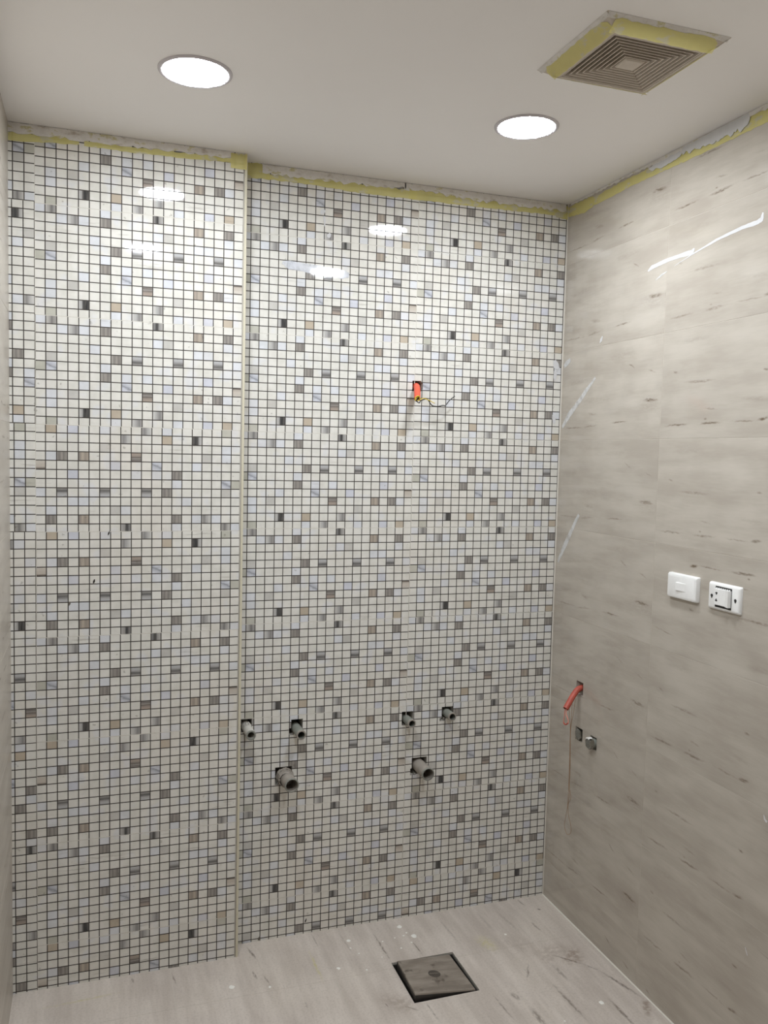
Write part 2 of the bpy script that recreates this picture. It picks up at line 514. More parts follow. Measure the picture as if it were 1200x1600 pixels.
M['cream'] = simple('cream_plastic_trim', (214, 207, 184), .4)
M['white_plastic'] = simple('white_plastic', (246, 245, 242), .3)
M['black'] = simple('black_plastic', (22, 21, 21), .5)
M['beige_plastic'] = simple('beige_vent_plastic', (206, 194, 180), .5)
M['duct'] = simple('dark_duct', (60, 52, 46), .8)
M['pvc'] = plain('grey_green_pipe', (150, 152, 142), .5, .15, 50)
M['pvc_white'] = plain('chalky_white_pipe', (206, 202, 192), .6, .1, 45)
M['waste'] = plain('dusty_grey_waste_pipe', (172, 163, 152), .65, .14, 38)
M['orange'] = plain('orange_conduit', (240, 98, 70), .45, .08, 60)
M['red'] = plain('faded_red_conduit', (206, 96, 78), .5, .14, 60)
M['pink_wire'] = simple('pink_wire', (226, 140, 122), .5)
M['wire_black'] = simple('black_wire', (30, 28, 28), .45)
M['wire_yellow'] = simple('yellow_wire', (226, 196, 60), .45)
M['cord'] = simple('thin_brown_cord', (150, 116, 84), .7)
M['chrome'] = plain('worn_chrome', (176, 176, 170), .25, .1, 40, Metallic=1.0)
M['sealtape'] = simple('white_thread_tape', (232, 230, 224), .6)
M['lid_top'] = None
M['rim'] = simple('white_lamp_rim', (206, 200, 204), .4)


def lid_mat():
    w = N('dirty_floor_tile_lid')
    p = w.pos()
    f = w.noise(w.scalev(p, (8, 30, 8)), 1.0, 5)
    col = w.mix(w.val(f, .35, .65), (150, 140, 128), (122, 112, 101))
    col = w.mix(w.val(w.noise(p, 30, 4), .58, .7), col, (98, 88, 78))
    return w.out(col, .6)


M['lid_top'] = lid_mat()
M['lid_side'] = plain('dark_steel_lid_side', (72, 68, 64), .55, .12)
M['lid_button'] = plain('dark_lid_button', (86, 78, 70), .5, .12)


def tape_mat():
    """Yellow masking tape, thin enough to let dark lines show through, with dried white paint on it."""
    w = N('yellow_masking_tape')
    p = w.pos()
    col = w.mix(w.noise(p, 30, 4), (244, 234, 146), (228, 218, 132))
    spl = w.val(w.noise(w.scalev(p, (14, 14, 30)), 1.0, 5, .6), .56, .62)
    col = w.mix(w.math('MULTIPLY', spl, .6), col, (222, 218, 204))
    w.out(col, .6)
    tr = w.n('ShaderNodeBsdfTransparent')
    mx = w.n('ShaderNodeMixShader'); mx.inputs[0].default_value = .38
    w.t.links.new(w.b.outputs[0], mx.inputs[1]); w.t.links.new(tr.outputs[0], mx.inputs[2])
    w.t.links.new(mx.outputs[0], w.t.nodes['Material Output'].inputs[0])
    return w.mat


def smear_mat():
    w = N('smeared_ceiling_paint')
    p = w.pos()
    f = w.noise(w.scalev(p, (22, 22, 45)), 1.0, 6, .65)
    col = w.ramp(f, [(.3, (178, 166, 152)), (.42, (216, 211, 204)), (.56, (226, 222, 217)), (.64, (196, 188, 140)), (.72, (222, 217, 210))])
    return w.out(col, .6, bump=f, dist=.002, strength=.4)


def film_mat(name, col, alpha, rough):
    w = N(name)
    w.out(col, rough)
    tr = w.n('ShaderNodeBsdfTransparent')
    mx = w.n('ShaderNodeMixShader')
    f = w.noise(w.pos(), 40, 3)
    w.t.links.new(w.math('MULTIPLY', w.val(f, .05, .6), alpha, clamp=True), mx.inputs[0])
    w.t.links.new(tr.outputs[0], mx.inputs[1]); w.t.links.new(w.b.outputs[0], mx.inputs[2])
    w.t.links.new(mx.outputs[0], w.t.nodes['Material Output'].inputs[0])
    return w.mat


M['tape'] = tape_mat()
M['smear'] = smear_mat()
M['paint'] = simple('dried_white_paint', (212, 211, 211), .45)
M['drop_paint'] = simple('white_paint_drop', (242, 239, 231), .5)
M['thin_paint'] = film_mat('thin_white_paint', (226, 226, 225), .75, .4)
M['clear_film'] = film_mat('clear_adhesive_film', (226, 228, 234), .75, .06)


def lamp_mat():
    w = N('led_diffuser')
    w.b.inputs['Base Color'].default_value = (.9, .9, .9, 1)
    w.b.inputs['Emission Color'].default_value = (0.885, 0.94, 1.0, 1)
    w.b.inputs['Emission Strength'].default_value = LAMP_POWER
    return w.mat


M['lamp'] = lamp_mat()

# ------------------------------------------------------------------ holes broken through the tiles (frame coordinates)
HOLES_BACK = [(-.558, -.527, 1.789, 1.823), (-.531, -.522, 1.797, 1.818),                 # orange conduit
              (-1.107, -1.072, .694, .736), (-.945, -.907, .676, .722), (-.951, -.936, .672, .694),
              (-.566, -.526, .672, .718), (-.421, -.380, .684, .724), (-.428, -.41, .676, .686),
              (-.995, -.940, .512, .569), (-.526, -.472, .500, .556), (-.531, -.51, .497, .520)]
HOLES_RIGHT = [(.168, .209, .788, .834), (.173, .216, .634, .678), (.264, .301, .634, .676)]
VENT = (-.454, -1.003)
HOLES_CEIL = [(VENT[0] - .112, VENT[0] + .112, VENT[1] - .107, VENT[1] + .107)]
DRAIN = (-.669, -.462, -.441, -.238)                                                     # x0,x1,y0,y1 of the floor opening


def slab(name, fr, rect, holes, mat_front, label, cat='wall', thick=.06, c1=-.003, backmat=None):
    mb = MB()
    for r in subtract(rect, holes):
        mb.box(fr, r, -thick, c1)
    mb.box(fr, rect, -thick - .05, -thick, mat=1)
    o = mb.build(name, [mat_front, backmat or M['hole']])
    return tag(o, label, cat, kind='structure')


ZT = H + .02
wall_back = slab('wall_back', F_BACK, (XL, 0, -.02, ZT), HOLES_BACK, M['grout'], 'recessed back wall covered in small white and grey mosaic tiles, above the pipes')
mb = MB()
mb.box(F_PROJ, (XL, STEP - .003, -.02, ZT), -D + .0005, -.003)
wall_proj = tag(mb.build('wall_projection', M['grout']), 'shallow projecting mosaic-tiled wall beside the left edge of the recess', 'wall', kind='structure')
wall_right = slab('wall_right', F_RIGHT, (-.06, -YF, -.02, ZT), HOLES_RIGHT, M['grout_beige'], 'side wall of large beige stone-look tiles carrying the switch and socket', c1=.0007)
wall_left = slab('wall_left', F_LEFT, (-.06, -YF, -.02, ZT), [], M['grout_beige'], 'glossy beige tiled side wall, a sliver at the left edge of the picture', c1=.0007)
wall_front = slab('wall_front', F_FRONT, (XL - .06, .06, -.02, ZT), [], M['paintwall'], 'plain painted wall behind the viewer')
floor = slab('floor', F_FLOOR, (XL - .06, .06, YF - .06, .06), [DRAIN], M['grout'], 'beige stone-look floor with dark streaks and white paint drops', 'floor', thick=.05, c1=-.0004)
ceiling = slab('ceiling', F_CEIL, (XL - .06, .06, YF - .06, .06), HOLES_CEIL, M['ceiling'], 'plain white painted ceiling with round downlights', 'ceiling', thick=.08, c1=0.0, backmat=M['duct'])

# ------------------------------------------------------------------ mosaic sheets
NC, NR = 20, 12
PX = SW / 19.8; EX = (SW - 18 * PX) / 2
PZ = .02565; EZ = (SH - 10 * PZ) / 2
GR = .0027
SHEET = ["LvWWWWLWWWWSWWWWWWWW",
         "WWLRLWVWWWWWWWWtWWVW",
         "WWWWWWWWWWWLGWWWWWLW",
         "WWWWWLWWWWWWWWWLLWWW",
         "WGWWWWWVWHWWWHWWWHWL",
         "gBWWWWLWWWWWWWWWWWWW",
         "WWWWWWVWLWLWWWWWKWWW",
         "WWWWLWWWBWWWKWWWWWWY",
         "WLWGWWWWWWhWWWWtWVLW",
         "WLWWWWWWWWWWWGWWWWWW",
         "WWWWDWWTWWWRWWWWWWWW",
         "WgWWWWWLWRWWWLWWKWTW"]


def cuts(n, pitch, edge):
    b = [0.0] + [edge + k * pitch for k in range(n - 1)]
    b.append(edge * 2 + (n - 2) * pitch)
    return b


BX, BZ = cuts(NC, PX, EX), cuts(NR, PZ, EZ)


def sheet_cells(rot):
    for r in range(NR):
        for c in range(NC):
            k = SHEET[NR - 1 - r][NC - 1 - c] if rot else SHEET[r][c]
            a0 = BX[c] + (GR / 2 if c else 0); a1 = BX[c + 1] - (GR / 2 if c < NC - 1 else 0)
            z0 = BZ[r] + (GR / 2 if r else 0); z1 = BZ[r + 1] - (GR / 2 if r < NR - 1 else 0)
            yield k, a0, a1, z0, z1


TILE_C = .0010


class Mosaic:
    def __init__(s, wall):
        s.wall, s.cells = wall, []

    def sheet(s, fr, x0, ztop, rot, clip, holes=()):
        a0, a1, b0, b1 = clip
        r = (max(x0, a0), min(x0 + SW, a1), max(ztop - SH, b0), min(ztop, b1))
        if r[1] - r[0] < .004 or r[3] - r[2] < .004: return
        mb = MB()
        for q in subtract(r, holes): mb.box(fr, q, -.0035, 0)
        o = mb.build('mosaic_sheet', M['groove'], s.wall)
        for k, u0, u1, z0, z1 in sheet_cells(rot):
            f = (x0 + u0, x0 + u1, ztop - z1, ztop - z0)
            c = (max(f[0], r[0]), min(f[1], r[1]), max(f[2], r[2]), min(f[3], r[3]))
            if c[1] - c[0] < .0025 or c[3] - c[2] < .0025: continue
            parts = subtract(c, [h for h in holes])
            whole = len(parts) == 1 and parts[0] == c
            for q in parts:
                uvr = ((q[0] - f[0]) / (f[1] - f[0]), (q[2] - f[2]) / (f[3] - f[2]), (q[1] - f[0]) / (f[1] - f[0]), (q[3] - f[2]) / (f[3] - f[2]))
                P = fr.p((q[0] + q[1]) / 2, (q[2] + q[3]) / 2)
                d = CAM - P
                seen = (q[1] - q[0]) * (q[3] - q[2]) * d.dot(fr.n) / d.length ** 3
                s.cells.append((seen if whole else 0, o, fr, q, k, uvr, rot, whole))

    def finish(s, limit=300):
        s.cells.sort(key=lambda c: -c[0])
        rest = MB(); cache = {}
        for i, (seen, sheet, fr, q, k, uvr, rot, whole) in enumerate(s.cells):
            if i < limit and whole:
                w, h = q[1] - q[0], q[3] - q[2]
                key = (k, round(w, 5), round(h, 5), rot, tuple(round(x, 3) for x in uvr), tuple(fr.n))
                if key not in cache:
                    mb = MB()
                    mb.box(Frame((0, 0, 0), fr.u, fr.v, fr.n), (-w / 2, w / 2, -h / 2, h / 2), -.0002, TILE_C, 0, 0, uvr, rot, side=1)
                    cache[key] = mb.mesh('mosaic_tile', [MOSAIC[MATIDX[k]], M['groove']])
                o = bpy.data.objects.new('mosaic_tile', cache[key])
                COL.objects.link(o)
                o.location = fr.p((q[0] + q[1]) / 2, (q[2] + q[3]) / 2)
                o.parent = sheet
            else:
                rest.box(fr, q, -.0002, TILE_C, 0, MATIDX[k], uvr, rot, side=len(MOSAIC))
        o = rest.build('mosaic_tiles', MOSAIC + [M['groove']], s.wall)
        o['kind'] = 'stuff'


ZTOP = 2.5446                                    # top of the uppermost row of sheets (cut off by the ceiling)
rows = [ZTOP - k * PITCH for k in range(9)]
jit = lambda a: random.uniform(-a, a)

mos = Mosaic(wall_back)
clip = (-1.1203, -.0035, 0.0, H)
for k, z in enumerate(rows):
    mos.sheet(F_BACK, -1.1203 + jit(.0006), z, False, (-1.1203, -.5512, 0, H), HOLES_BACK)
    last = k == len(rows) - 1
    mos.sheet(F_BACK, -.5498 + jit(.0012), z + (.001 if k < 7 else 0), last, (-.5498, -.0056, 0, H), HOLES_BACK)
mos.finish()

mos = Mosaic(wall_proj)
ROT_MAIN = [0, 0, 0, 1, 1, 0, 1, 0, 1]
SMALL = [(1, 20), (1, 17), (0, 9), (1, 20), (0, 6), (0, 11), (1, 14), (0, 12), (0, 9)]     # (turned, columns up to)
xs = -1.7005
for k, z in enumerate(rows):
    mos.sheet(F_PROJ, xs + .0012 + jit(.0008), z, bool(ROT_MAIN[k]), (xs + .0012, STEP - .0075, 0, H))
    rot, c = SMALL[k]
    dz = .0045 * (1 - k / 5.0)
    mos.sheet(F_PROJ, xs - BX[c], z + dz, bool(rot), (XL + .001, xs, 0, H))
    mos.sheet(F_RET, .0005, z, bool(ROT_MAIN[k]), (.0005, D - .004, 0, H))
mos.finish()

# joints between the sheets: thin white grout lines, a little below the tile faces
def grout(wall, fr, rect):
    mb = MB(); mb.box(fr, rect, -.003, .0009)
    mb.build('grout_line', M['grout'], wall)


for z in rows[1:]:
    grout(wall_back, F_BACK, (-1.1203, -.0056, z, z + J))
    grout(wall_proj, F_PROJ, (xs, STEP - .008, z, z + J))
grout(wall_back, F_BACK, (-.5512, -.5498, 0, H))
grout(wall_proj, F_PROJ, (xs, xs + .0012, 0, H))

# ------------------------------------------------------------------ large wall tiles
def wall_tiles(wall, fr, vjoints, hjoints, holes, pick):
    cache = {}
    for ci in range(len(vjoints) - 1):
        for ri in range(len(hjoints) - 1):
            r = (vjoints[ci] + .0006, vjoints[ci + 1] - .0006, hjoints[ri] + .0006, hjoints[ri + 1] - .0006)
            hs = [h for h in holes if h[0] < r[1] and h[1] > r[0] and h[2] < r[3] and h[3] > r[2]]
            mat, rot = pick(ci, ri)
            full = ((r[1] - r[0]) / SW, (r[3] - r[2]) / SH)
            u0 = 1 - full[0] if ci == 0 else 0.0
            v0 = 1 - full[1] if ri == 0 else 0.0
            key = (mat, rot, round(full[0], 4), round(full[1], 4), u0, v0)
            if not hs and key in cache:
                me = cache[key]
            else:
                mb = MB(); w, h = r[1] - r[0], r[3] - r[2]
                fz = Frame((0, 0, 0), fr.u, fr.v, fr.n)
                for q in subtract(r, hs):
                    uvr = (u0 + (q[0] - r[0]) / SW, v0 + (q[2] - r[2]) / SH, u0 + (q[1] - r[0]) / SW, v0 + (q[3] - r[2]) / SH)
                    qq = (q[0] - r[0] - w / 2, q[1] - r[0] - w / 2, q[2] - r[2] - h / 2, q[3] - r[2] - h / 2)
                    mb.box(fz, qq, -.0004, .0012, 0 if hs else .0003, 0, uvr, rot)
                me = mb.mesh('wall_tile', M[mat])
                if not hs: cache[key] = me
            o = bpy.data.objects.new('wall_tile', me)
            COL.objects.link(o)
            o.location = fr.p((r[0] + r[1]) / 2, (r[2] + r[3]) / 2)
            o.parent = wall


hj = [0.0] + [.135 + k * PITCH for k in range(8)] + [H]
vj = [0.0] + [.556 + k * (SW + J) for k in range(5)] + [-YF]
wall_tiles(wall_right, F_RIGHT, vj, hj, HOLES_RIGHT, lambda c, r: ('tile_b' if c % 2 == 0 else 'tile_a', r in (4,) and c == 1))
vjl = [D] + [.45 + k * (SW + J) for k in range(5)] + [-YF]
wall_tiles(wall_left, F_LEFT, vjl, hj, [], lambda c, r: ('tile_satin_a' if c % 2 == 0 else 'tile_satin_b', r % 2 == 1))

# ------------------------------------------------------------------ floor tiles
FT = SW
def floor_tiles():
    ys = [0.0, -.267]
    while ys[-1] > YF: ys.append(max(ys[-1] - FT - J, YF))
    for ri in range(len(ys) - 1):
        x = (-1.3255 if ri % 2 == 0 else -.857)
        xsj = [x + k * (FT + J) for k in range(-4, 5)]
        xsj = [XL] + [v for v in xsj if XL + .02 < v < -.02] + [0.0]
        for ci in range(len(xsj) - 1):
            r = (xsj[ci] + .0005, xsj[ci + 1] - .0005, ys[ri + 1] + .0005, ys[ri] - .0005)
            mb = MB()
            cut = [DRAIN]
            if ri == 0: cut = cut + [(XL - .1, STEP, -D + .001, .1)]
            for q in subtract(r, cut): mb.box(F_FLOOR, q, -.001, 0)
            mb.build('floor_tile', M['floor'], floor)


floor_tiles()

# ------------------------------------------------------------------ trims
mb = MB()
prof = [(-.0035, -.004), (-.0035, .0016), (-.0022, .0024), (.002, .0024), (.0036, .0012), (.0036, -.004)]
for (a, c), (a2, c2) in zip(prof, prof[1:]):
    mb.face([F_PROJ.p(STEP + a, 0, c), F_PROJ.p(STEP + a2, 0, c2), F_PROJ.p(STEP + a2, H, c2), F_PROJ.p(STEP + a, H, c)])
mb.face([F_PROJ.p(STEP + a, 0.001, c) for a, c in prof], flip=True); mb.face([F_PROJ.p(STEP + a, H, c) for a, c in prof])
trim = tag(mb.build('trim_1', M['cream']), 'cream plastic corner strip running up the edge of the projecting wall', 'trim', kind='structure')
mb = MB(); mb.box(F_BACK, (-.0056, -.0011, 0, H), -.002, .0022, .0006)
tag(mb.build('trim_2', M['sealant']), 'thin white sealant line in the corner of mosaic and beige walls', 'trim', kind='structure')
mb = MB(); mb.box(F_FLOOR, (-.0072, -.0010, YF, -.0008), -.0004, .0014, .0006)
tag(mb.build('trim_3', M['sealant']), 'thin pale sealant line where the beige wall meets the floor', 'trim', kind='structure')


# ------------------------------------------------------------------ downlights
def downlight(x, y, label):
    root = empty('downlight', (x, y, H))
    tag(root, label, 'downlight', 'round ceiling downlights')
    mb = MB()
    mb.lathe((0, 0, 0), (0, 0, -1), [(.085, 0), (.0845, .002), (.081, .0045), (.077, .0045), (.0745, .003), (.0745, 0)], 48)
    mb.build('rim', M['rim'], root, smooth=True)
    mb = MB()
    mb.lathe((0, 0, 0), (0, 0, -1), [(.0745, .0005), (.0745, .0028), (.05, .0036), (0, .004)], 48)
    mb.build('diffuser', M['lamp'], root, smooth=True)


downlight(-1.325, -.565, 'lit round downlight in the ceiling before the projecting mosaic wall')
downlight(-.466, -.562, 'lit round downlight in the ceiling before the recessed wall, below the vent')
downlight(-1.345, -1.40, 'lit round downlight out of view, mirrored in the projecting mosaic wall')
downlight(-.480, -1.42, 'lit round downlight out of view, mirrored in the recessed mosaic wall')


# ------------------------------------------------------------------ ceiling vent
VB, VT, VH = (.148, .140), (.114, .109), .022       # vent frame: half-size at the ceiling, at its face, and depth


def vent():
    vx, vy = VENT
    root = empty('ceiling_vent', (vx, vy, H))
    tag(root, 'square beige extractor vent with nested louvres, taped to the ceiling', 'vent')
    fr = Frame((0, 0, 0), (1, 0, 0), (0, 1, 0), (0, 0, -1))
    ix, iy = .107, .1025
    mb = MB()
    ringz = lambda hx, hy, z: [(-hx, -hy, z), (hx, -hy, z), (hx, hy, z), (-hx, hy, z)]
    R = [ringz(*VB, 0), ringz(*VT, -VH), ringz(ix, iy, -VH), ringz(ix, iy, .03)]
    for A, Bq in zip(R, R[1:]):
        for i in range(4):
            l = (i + 1) % 4
            mb.face([A[i], Bq[i], Bq[l], A[l]])
    mb.build('frame', M['beige_plastic'], root)
    n = 8
    for k in range(n):
        t0 = 1 - k / n * .80
        s = lambda t: (ix * t, iy * t)
        lo, hi, th = s(t0 - .012), s(t0 - .085), s(.02)
        mb = MB()
        def ring(h, z): return [(-h[0], -h[1], z), (h[0], -h[1], z), (h[0], h[1], z), (-h[0], h[1], z)]
        A = ring(lo, -VH + .0005); Bq = ring((lo[0] - th[0], lo[1] - th[1]), -VH + .0005)
        C = ring((hi[0] - th[0], hi[1] - th[1]), .001); E_ = ring(hi, .001)
        for i in range(4):
            l = (i + 1) % 4
            for P, Q in ((A, Bq), (Bq, C), (C, E_), (E_, A)):
                mb.face([P[i], P[l], Q[l], Q[i]])
        mb.build('louvre', M['beige_plastic'], root)
    mb = MB(); mb.box(fr, (-.024, .024, -.022, .022), .004, VH + .001, .003)
    pl = mb.build('centre_plate', M['beige_plastic'], root)
    for a in (0, math.pi / 2):
        mb = MB()
        c, s_ = math.cos(a), math.sin(a)
        f2 = Frame((0, 0, 0), (c, s_, 0), (-s_, c, 0), (0, 0, -1))
        L = iy if a else ix
        mb.box(f2, (-L, L, -.0015, .0015), -.006, .006)
        mb.build('spider_bar', M['beige_plastic'], root)


vent()


# ------------------------------------------------------------------ masking tape and paint along the ceiling
def strip(name, fr, a0, a1, lo, hi, c, mat, label, cat, group, jl=.0015, jh=.003, step=.012, thick=.0006, taper=False):
    """Torn strip on a frame between the edges lo(a) and hi(a)."""
    n = max(3, int(abs(a1 - a0) / step))
    mb = MB(); P = []
    for i in range(n + 1):
        a = a0 + (a1 - a0) * i / n
        l = lo(a) + jit(jl); h = hi(a) + jit(jh)
        if taper and i in (0, n): l, h = (l * .6 + h * .4, l * .4 + h * .6)
        P.append((a, l, max(h, l + .001)))
    for (a, l, h), (b, l2, h2) in zip(P, P[1:]):
        mb.face([fr.p(a, l, c), fr.p(b, l2, c), fr.p(b, h2, c), fr.p(a, h, c)], flip=fr.flip)
        mb.face([fr.p(a, l, c - thick), fr.p(b, l2, c - thick), fr.p(b, l2, c), fr.p(a, l, c)], flip=fr.flip)
        mb.face([fr.p(b, h2, c - thick), fr.p(a, h, c - thick), fr.p(a, h, c), fr.p(b, h2, c)], flip=fr.flip)
    for (a, l, h), fl in ((P[0], fr.flip), (P[-1], not fr.flip)):
        mb.face([fr.p(a, h, c - thick), fr.p(a, l, c - thick), fr.p(a, l, c), fr.p(a, h, c)], flip=fl)
    o = mb.build(name, mat)
    return tag(o, label, cat, group)


def pl(pts):
    def f(a):
        for (x0, y0), (x1, y1) in zip(pts, pts[1:]):
            if x0 <= a <= x1: return y0 + (y1 - y0) * (a - x0) / (x1 - x0)
        return pts[0][1] if a < pts[0][0] else pts[-1][1]
    return f


TG, PG = 'yellow masking tape along the ceiling', 'white paint smeared along the ceiling edge'
CT = TILE_C + .0009
strip('masking_tape', F_PROJ, XL + .002, -1.585, pl([(-1.77, 2.400), (-1.62, 2.411), (-1.585, 2.413)]), pl([(-1.77, 2.424), (-1.6, 2.429)]), CT, M['tape'],
      'short strip of yellow tape on the projecting wall beside the left wall', 'tape', TG)
strip('masking_tape', F_PROJ, -1.572, -1.165, pl([(-1.57, 2.412), (-1.45, 2.411), (-1.28, 2.415), (-1.165, 2.420)]), pl([(-1.57, 2.424), (-1.45, 2.428), (-1.28, 2.430), (-1.165, 2.434)]), CT, M['tape'],
      'long thin strip of yellow tape across the top of the projecting wall', 'tape', TG)
strip('masking_tape', F_PROJ, -1.168, STEP + .002, pl([(-1.17, 2.406), (-1.12, 2.404)]), pl([(-1.17, 2.447), (-1.12, 2.4495)]), .0034, M['tape'],
      'tall square of yellow tape at the top of the cream corner strip', 'tape', TG, jh=.001)
strip('masking_tape', F_BACK, -1.118, -1.04, pl([(-1.12, 2.404), (-1.04, 2.406)]), pl([(-1.12, 2.4495), (-1.04, 2.449)]), CT, M['tape'],
      'piece of yellow tape in the recess corner next to the step', 'tape', TG)
strip('masking_tape', F_BACK, -1.05, -.56, pl([(-1.05, 2.407), (-.88, 2.406), (-.75, 2.400), (-.58, 2.402)]), pl([(-1.05, 2.424), (-.88, 2.428), (-.75, 2.429), (-.58, 2.428)]), CT + .0006, M['tape'],
      'long yellow tape strip over the left half of the recessed wall', 'tape', TG)
strip('masking_tape', F_BACK, -.585, -.045, pl([(-.58, 2.402), (-.31, 2.404), (-.045, 2.409)]), pl([(-.58, 2.436), (-.31, 2.430), (-.045, 2.430)]), CT, M['tape'],
      'long yellow tape strip over the right half of the recessed wall', 'tape', TG)
strip('masking_tape', F_BACK, -.05, -.004, pl([(-.05, 2.404), (0, 2.398)]), pl([(-.05, 2.440), (0, 2.444)]), CT + .0006, M['tape'],
      'crumpled square of yellow tape in the top corner on the mosaic side', 'tape', TG)
strip('masking_tape', F_RIGHT, .003, .155, pl([(0, 2.408), (.10, 2.397), (.155, 2.402)]), pl([(0, 2.442), (.155, 2.440)]), CT + .0006, M['tape'],
      'wider end piece of yellow tape on the beige wall at the corner', 'tape', TG)
strip('masking_tape', F_RIGHT, .14, 1.5, pl([(.14, 2.406), (.4, 2.410), (.75, 2.404), (.93, 2.406), (1.5, 2.405)]), pl([(.14, 2.434), (.4, 2.438), (.75, 2.440), (1.5, 2.444)]), CT, M['tape'],
      'long yellow tape strip under the ceiling on the beige wall', 'tape', TG)

strip('paint_smear', F_PROJ, XL + .001, -1.165, pl([(-1.77, 2.424), (-1.5, 2.426), (-1.165, 2.433)]), pl([(-1.77, 2.4495), (-1.1, 2.4495)]), CT + .0012, M['smear'],
      'whitish smeared paint band above the tape on the projecting wall', 'paint', PG, jl=.004, jh=.001, thick=.0016)
strip('paint_smear', F_BACK, -1.062, -.598, pl([(-1.06, 2.424), (-.8, 2.424), (-.6, 2.434)]), pl([(-1.06, 2.4495), (-.6, 2.4495)]), CT + .0016, M['smear'],
      'whitish smeared paint band above the tape over the left half of the recess', 'paint', PG, jl=.005, jh=.0005, thick=.0016)
strip('paint_smear', F_BACK, -.602, -.012, pl([(-.6, 2.436), (-.35, 2.424), (-.05, 2.426)]), pl([(-.6, 2.4495), (-.05, 2.4495)]), CT + .0016, M['smear'],
      'whitish smeared paint band above the tape over the right half of the recess', 'paint', PG, jl=.006, jh=.001, thick=.0016)
strip('paint_smear', F_RIGHT, .02, 1.5, pl([(0, 2.444), (.4, 2.441), (.6, 2.434), (1.5, 2.441)]), pl([(0, 2.450), (1.5, 2.450)]), CT + .0016, M['smear'],
      'thin whitish paint line between the tape and ceiling on the beige wall', 'paint', PG, jl=.003, jh=.0004, thick=.0016)


def drip_lo(a):
    t = (a - .62) / .28
    return 2.4365 - .020 * max(0, min(1, 1.15 - abs(t - .6) * 1.1)) - .005 * math.sin(a * 160) * max(0, math.sin(a * 33))


strip('paint_smear', F_RIGHT, .60, .86, drip_lo, pl([(.5, 2.446), (.9, 2.449)]), CT + .0022, M['paint'],
      'thick white paint dripping over the tape on the beige wall', 'paint', None, jl=.0035, jh=.001, step=.006, thick=.0012, taper=True)
strip('paint_smear', F_RIGHT, .45, .60, pl([(.45, 2.428), (.52, 2.420), (.6, 2.424)]), pl([(.45, 2.438), (.6, 2.441)]), CT + .0022, M['paint'],
      'small white paint dab on the tape of the beige wall beside the drips', 'paint', None, jl=.003, jh=.002, step=.008, thick=.0012, taper=True)

# tape and paint on the sloping sides of the vent frame
def vent_side(d, along, base, top, half, l_tape, l_paint):
    """d: outward direction of the side, along: direction of its edge."""
    d, along = Vector(d), Vector(along)
    o = Vector((VENT[0], VENT[1], H)) + d * base
    v = Vector((0, 0, -VH)) - d * (base - top)
    L = v.length; v.normalize()
    n = along.cross(v)
    if n.dot(d) < 0: n.negate()
    f2 = Frame(o, along, v, n)
    k = (half[0] - half[1]) / L
    strip('masking_tape', f2, -half[1] - .010, half[1] + .010, lambda a: .009 + max(0.0, abs(a) - half[1]) * .6, lambda a: L + .001, .0016, M['tape'], l_tape, 'tape',
          'yellow tape round the ceiling vent', jl=.0022, jh=.0012)
    strip('paint_smear', f2, -half[0] + .004, half[0] - .004, lambda a: .0, lambda a: .0115, .0008, M['smear'], l_paint, 'paint', 'paint round the ceiling vent', jl=.0003, jh=.002)


vent_side((0, -1, 0), (1, 0, 0), VB[1], VT[1], (VB[0], VT[0]), 'yellow tape on the vent side nearest the viewer', 'white paint smear between ceiling and the vent side nearest the viewer')
vent_side((0, 1, 0), (1, 0, 0), VB[1], VT[1], (VB[0], VT[0]), 'yellow tape on the vent side towards the mosaic wall', 'white paint smear on the vent edge towards the mosaic wall')
vent_side((-1, 0, 0), (0, 1, 0), VB[0], VT[0], (VB[1], VT[1]), 'yellow tape on the vent side away from the beige wall', 'white paint smear on the vent edge away from the beige wall')
vent_side((1, 0, 0), (0, 1, 0), VB[0], VT[0], (VB[1], VT[1]), 'yellow tape on the vent side towards the beige wall', 'white paint smear on the vent edge towards the beige wall')


# ------------------------------------------------------------------ pipes in the recess
def stub(name, x, z, l, r, ri, mat, label, group, dx=0.0, dz=0.0, cap=False, lump=False):
    root = empty(name, (x, 0, z))
    tag(root, label, 'pipe', group)
    mb = MB()
    mb.tube([(0, .05, 0), (0, .0, 0), (dx * .5, -l * .5, dz * .5), (dx, -l, dz)], r, 24, 0, inner=ri)
    mb.build('pipe', mat, root, smooth=True)
    mb = MB()
    d = Vector((dx, -l, dz)).normalized(); o = Vector((dx, -l, dz))
    mb.lathe(o, d, [(ri, -.004), (ri, .0005), (r * .96, .0005), (r * 1.03, -.001), (r * 1.03, -.004), (r * .99, -.004)], 24)
    mb.build('rim', M['pvc'] if mat is not M['pvc'] else M['waste'], root, smooth=True)
    if lump:
        mb = MB()
        rr = random.Random(3)
        mb.lathe((0, -l * .25, r * .55), (0, -.3, 1), [(r * .95, -.004), (r * .8, .004), (r * .45, .012), (.001, .017)], 9)
        mb.v = [tuple(c + rr.uniform(-.0012, .0012) for c in v) for v in mb.v]
        mb.build('plaster_lump', M['pvc_white'], root, smooth=True)
    return root


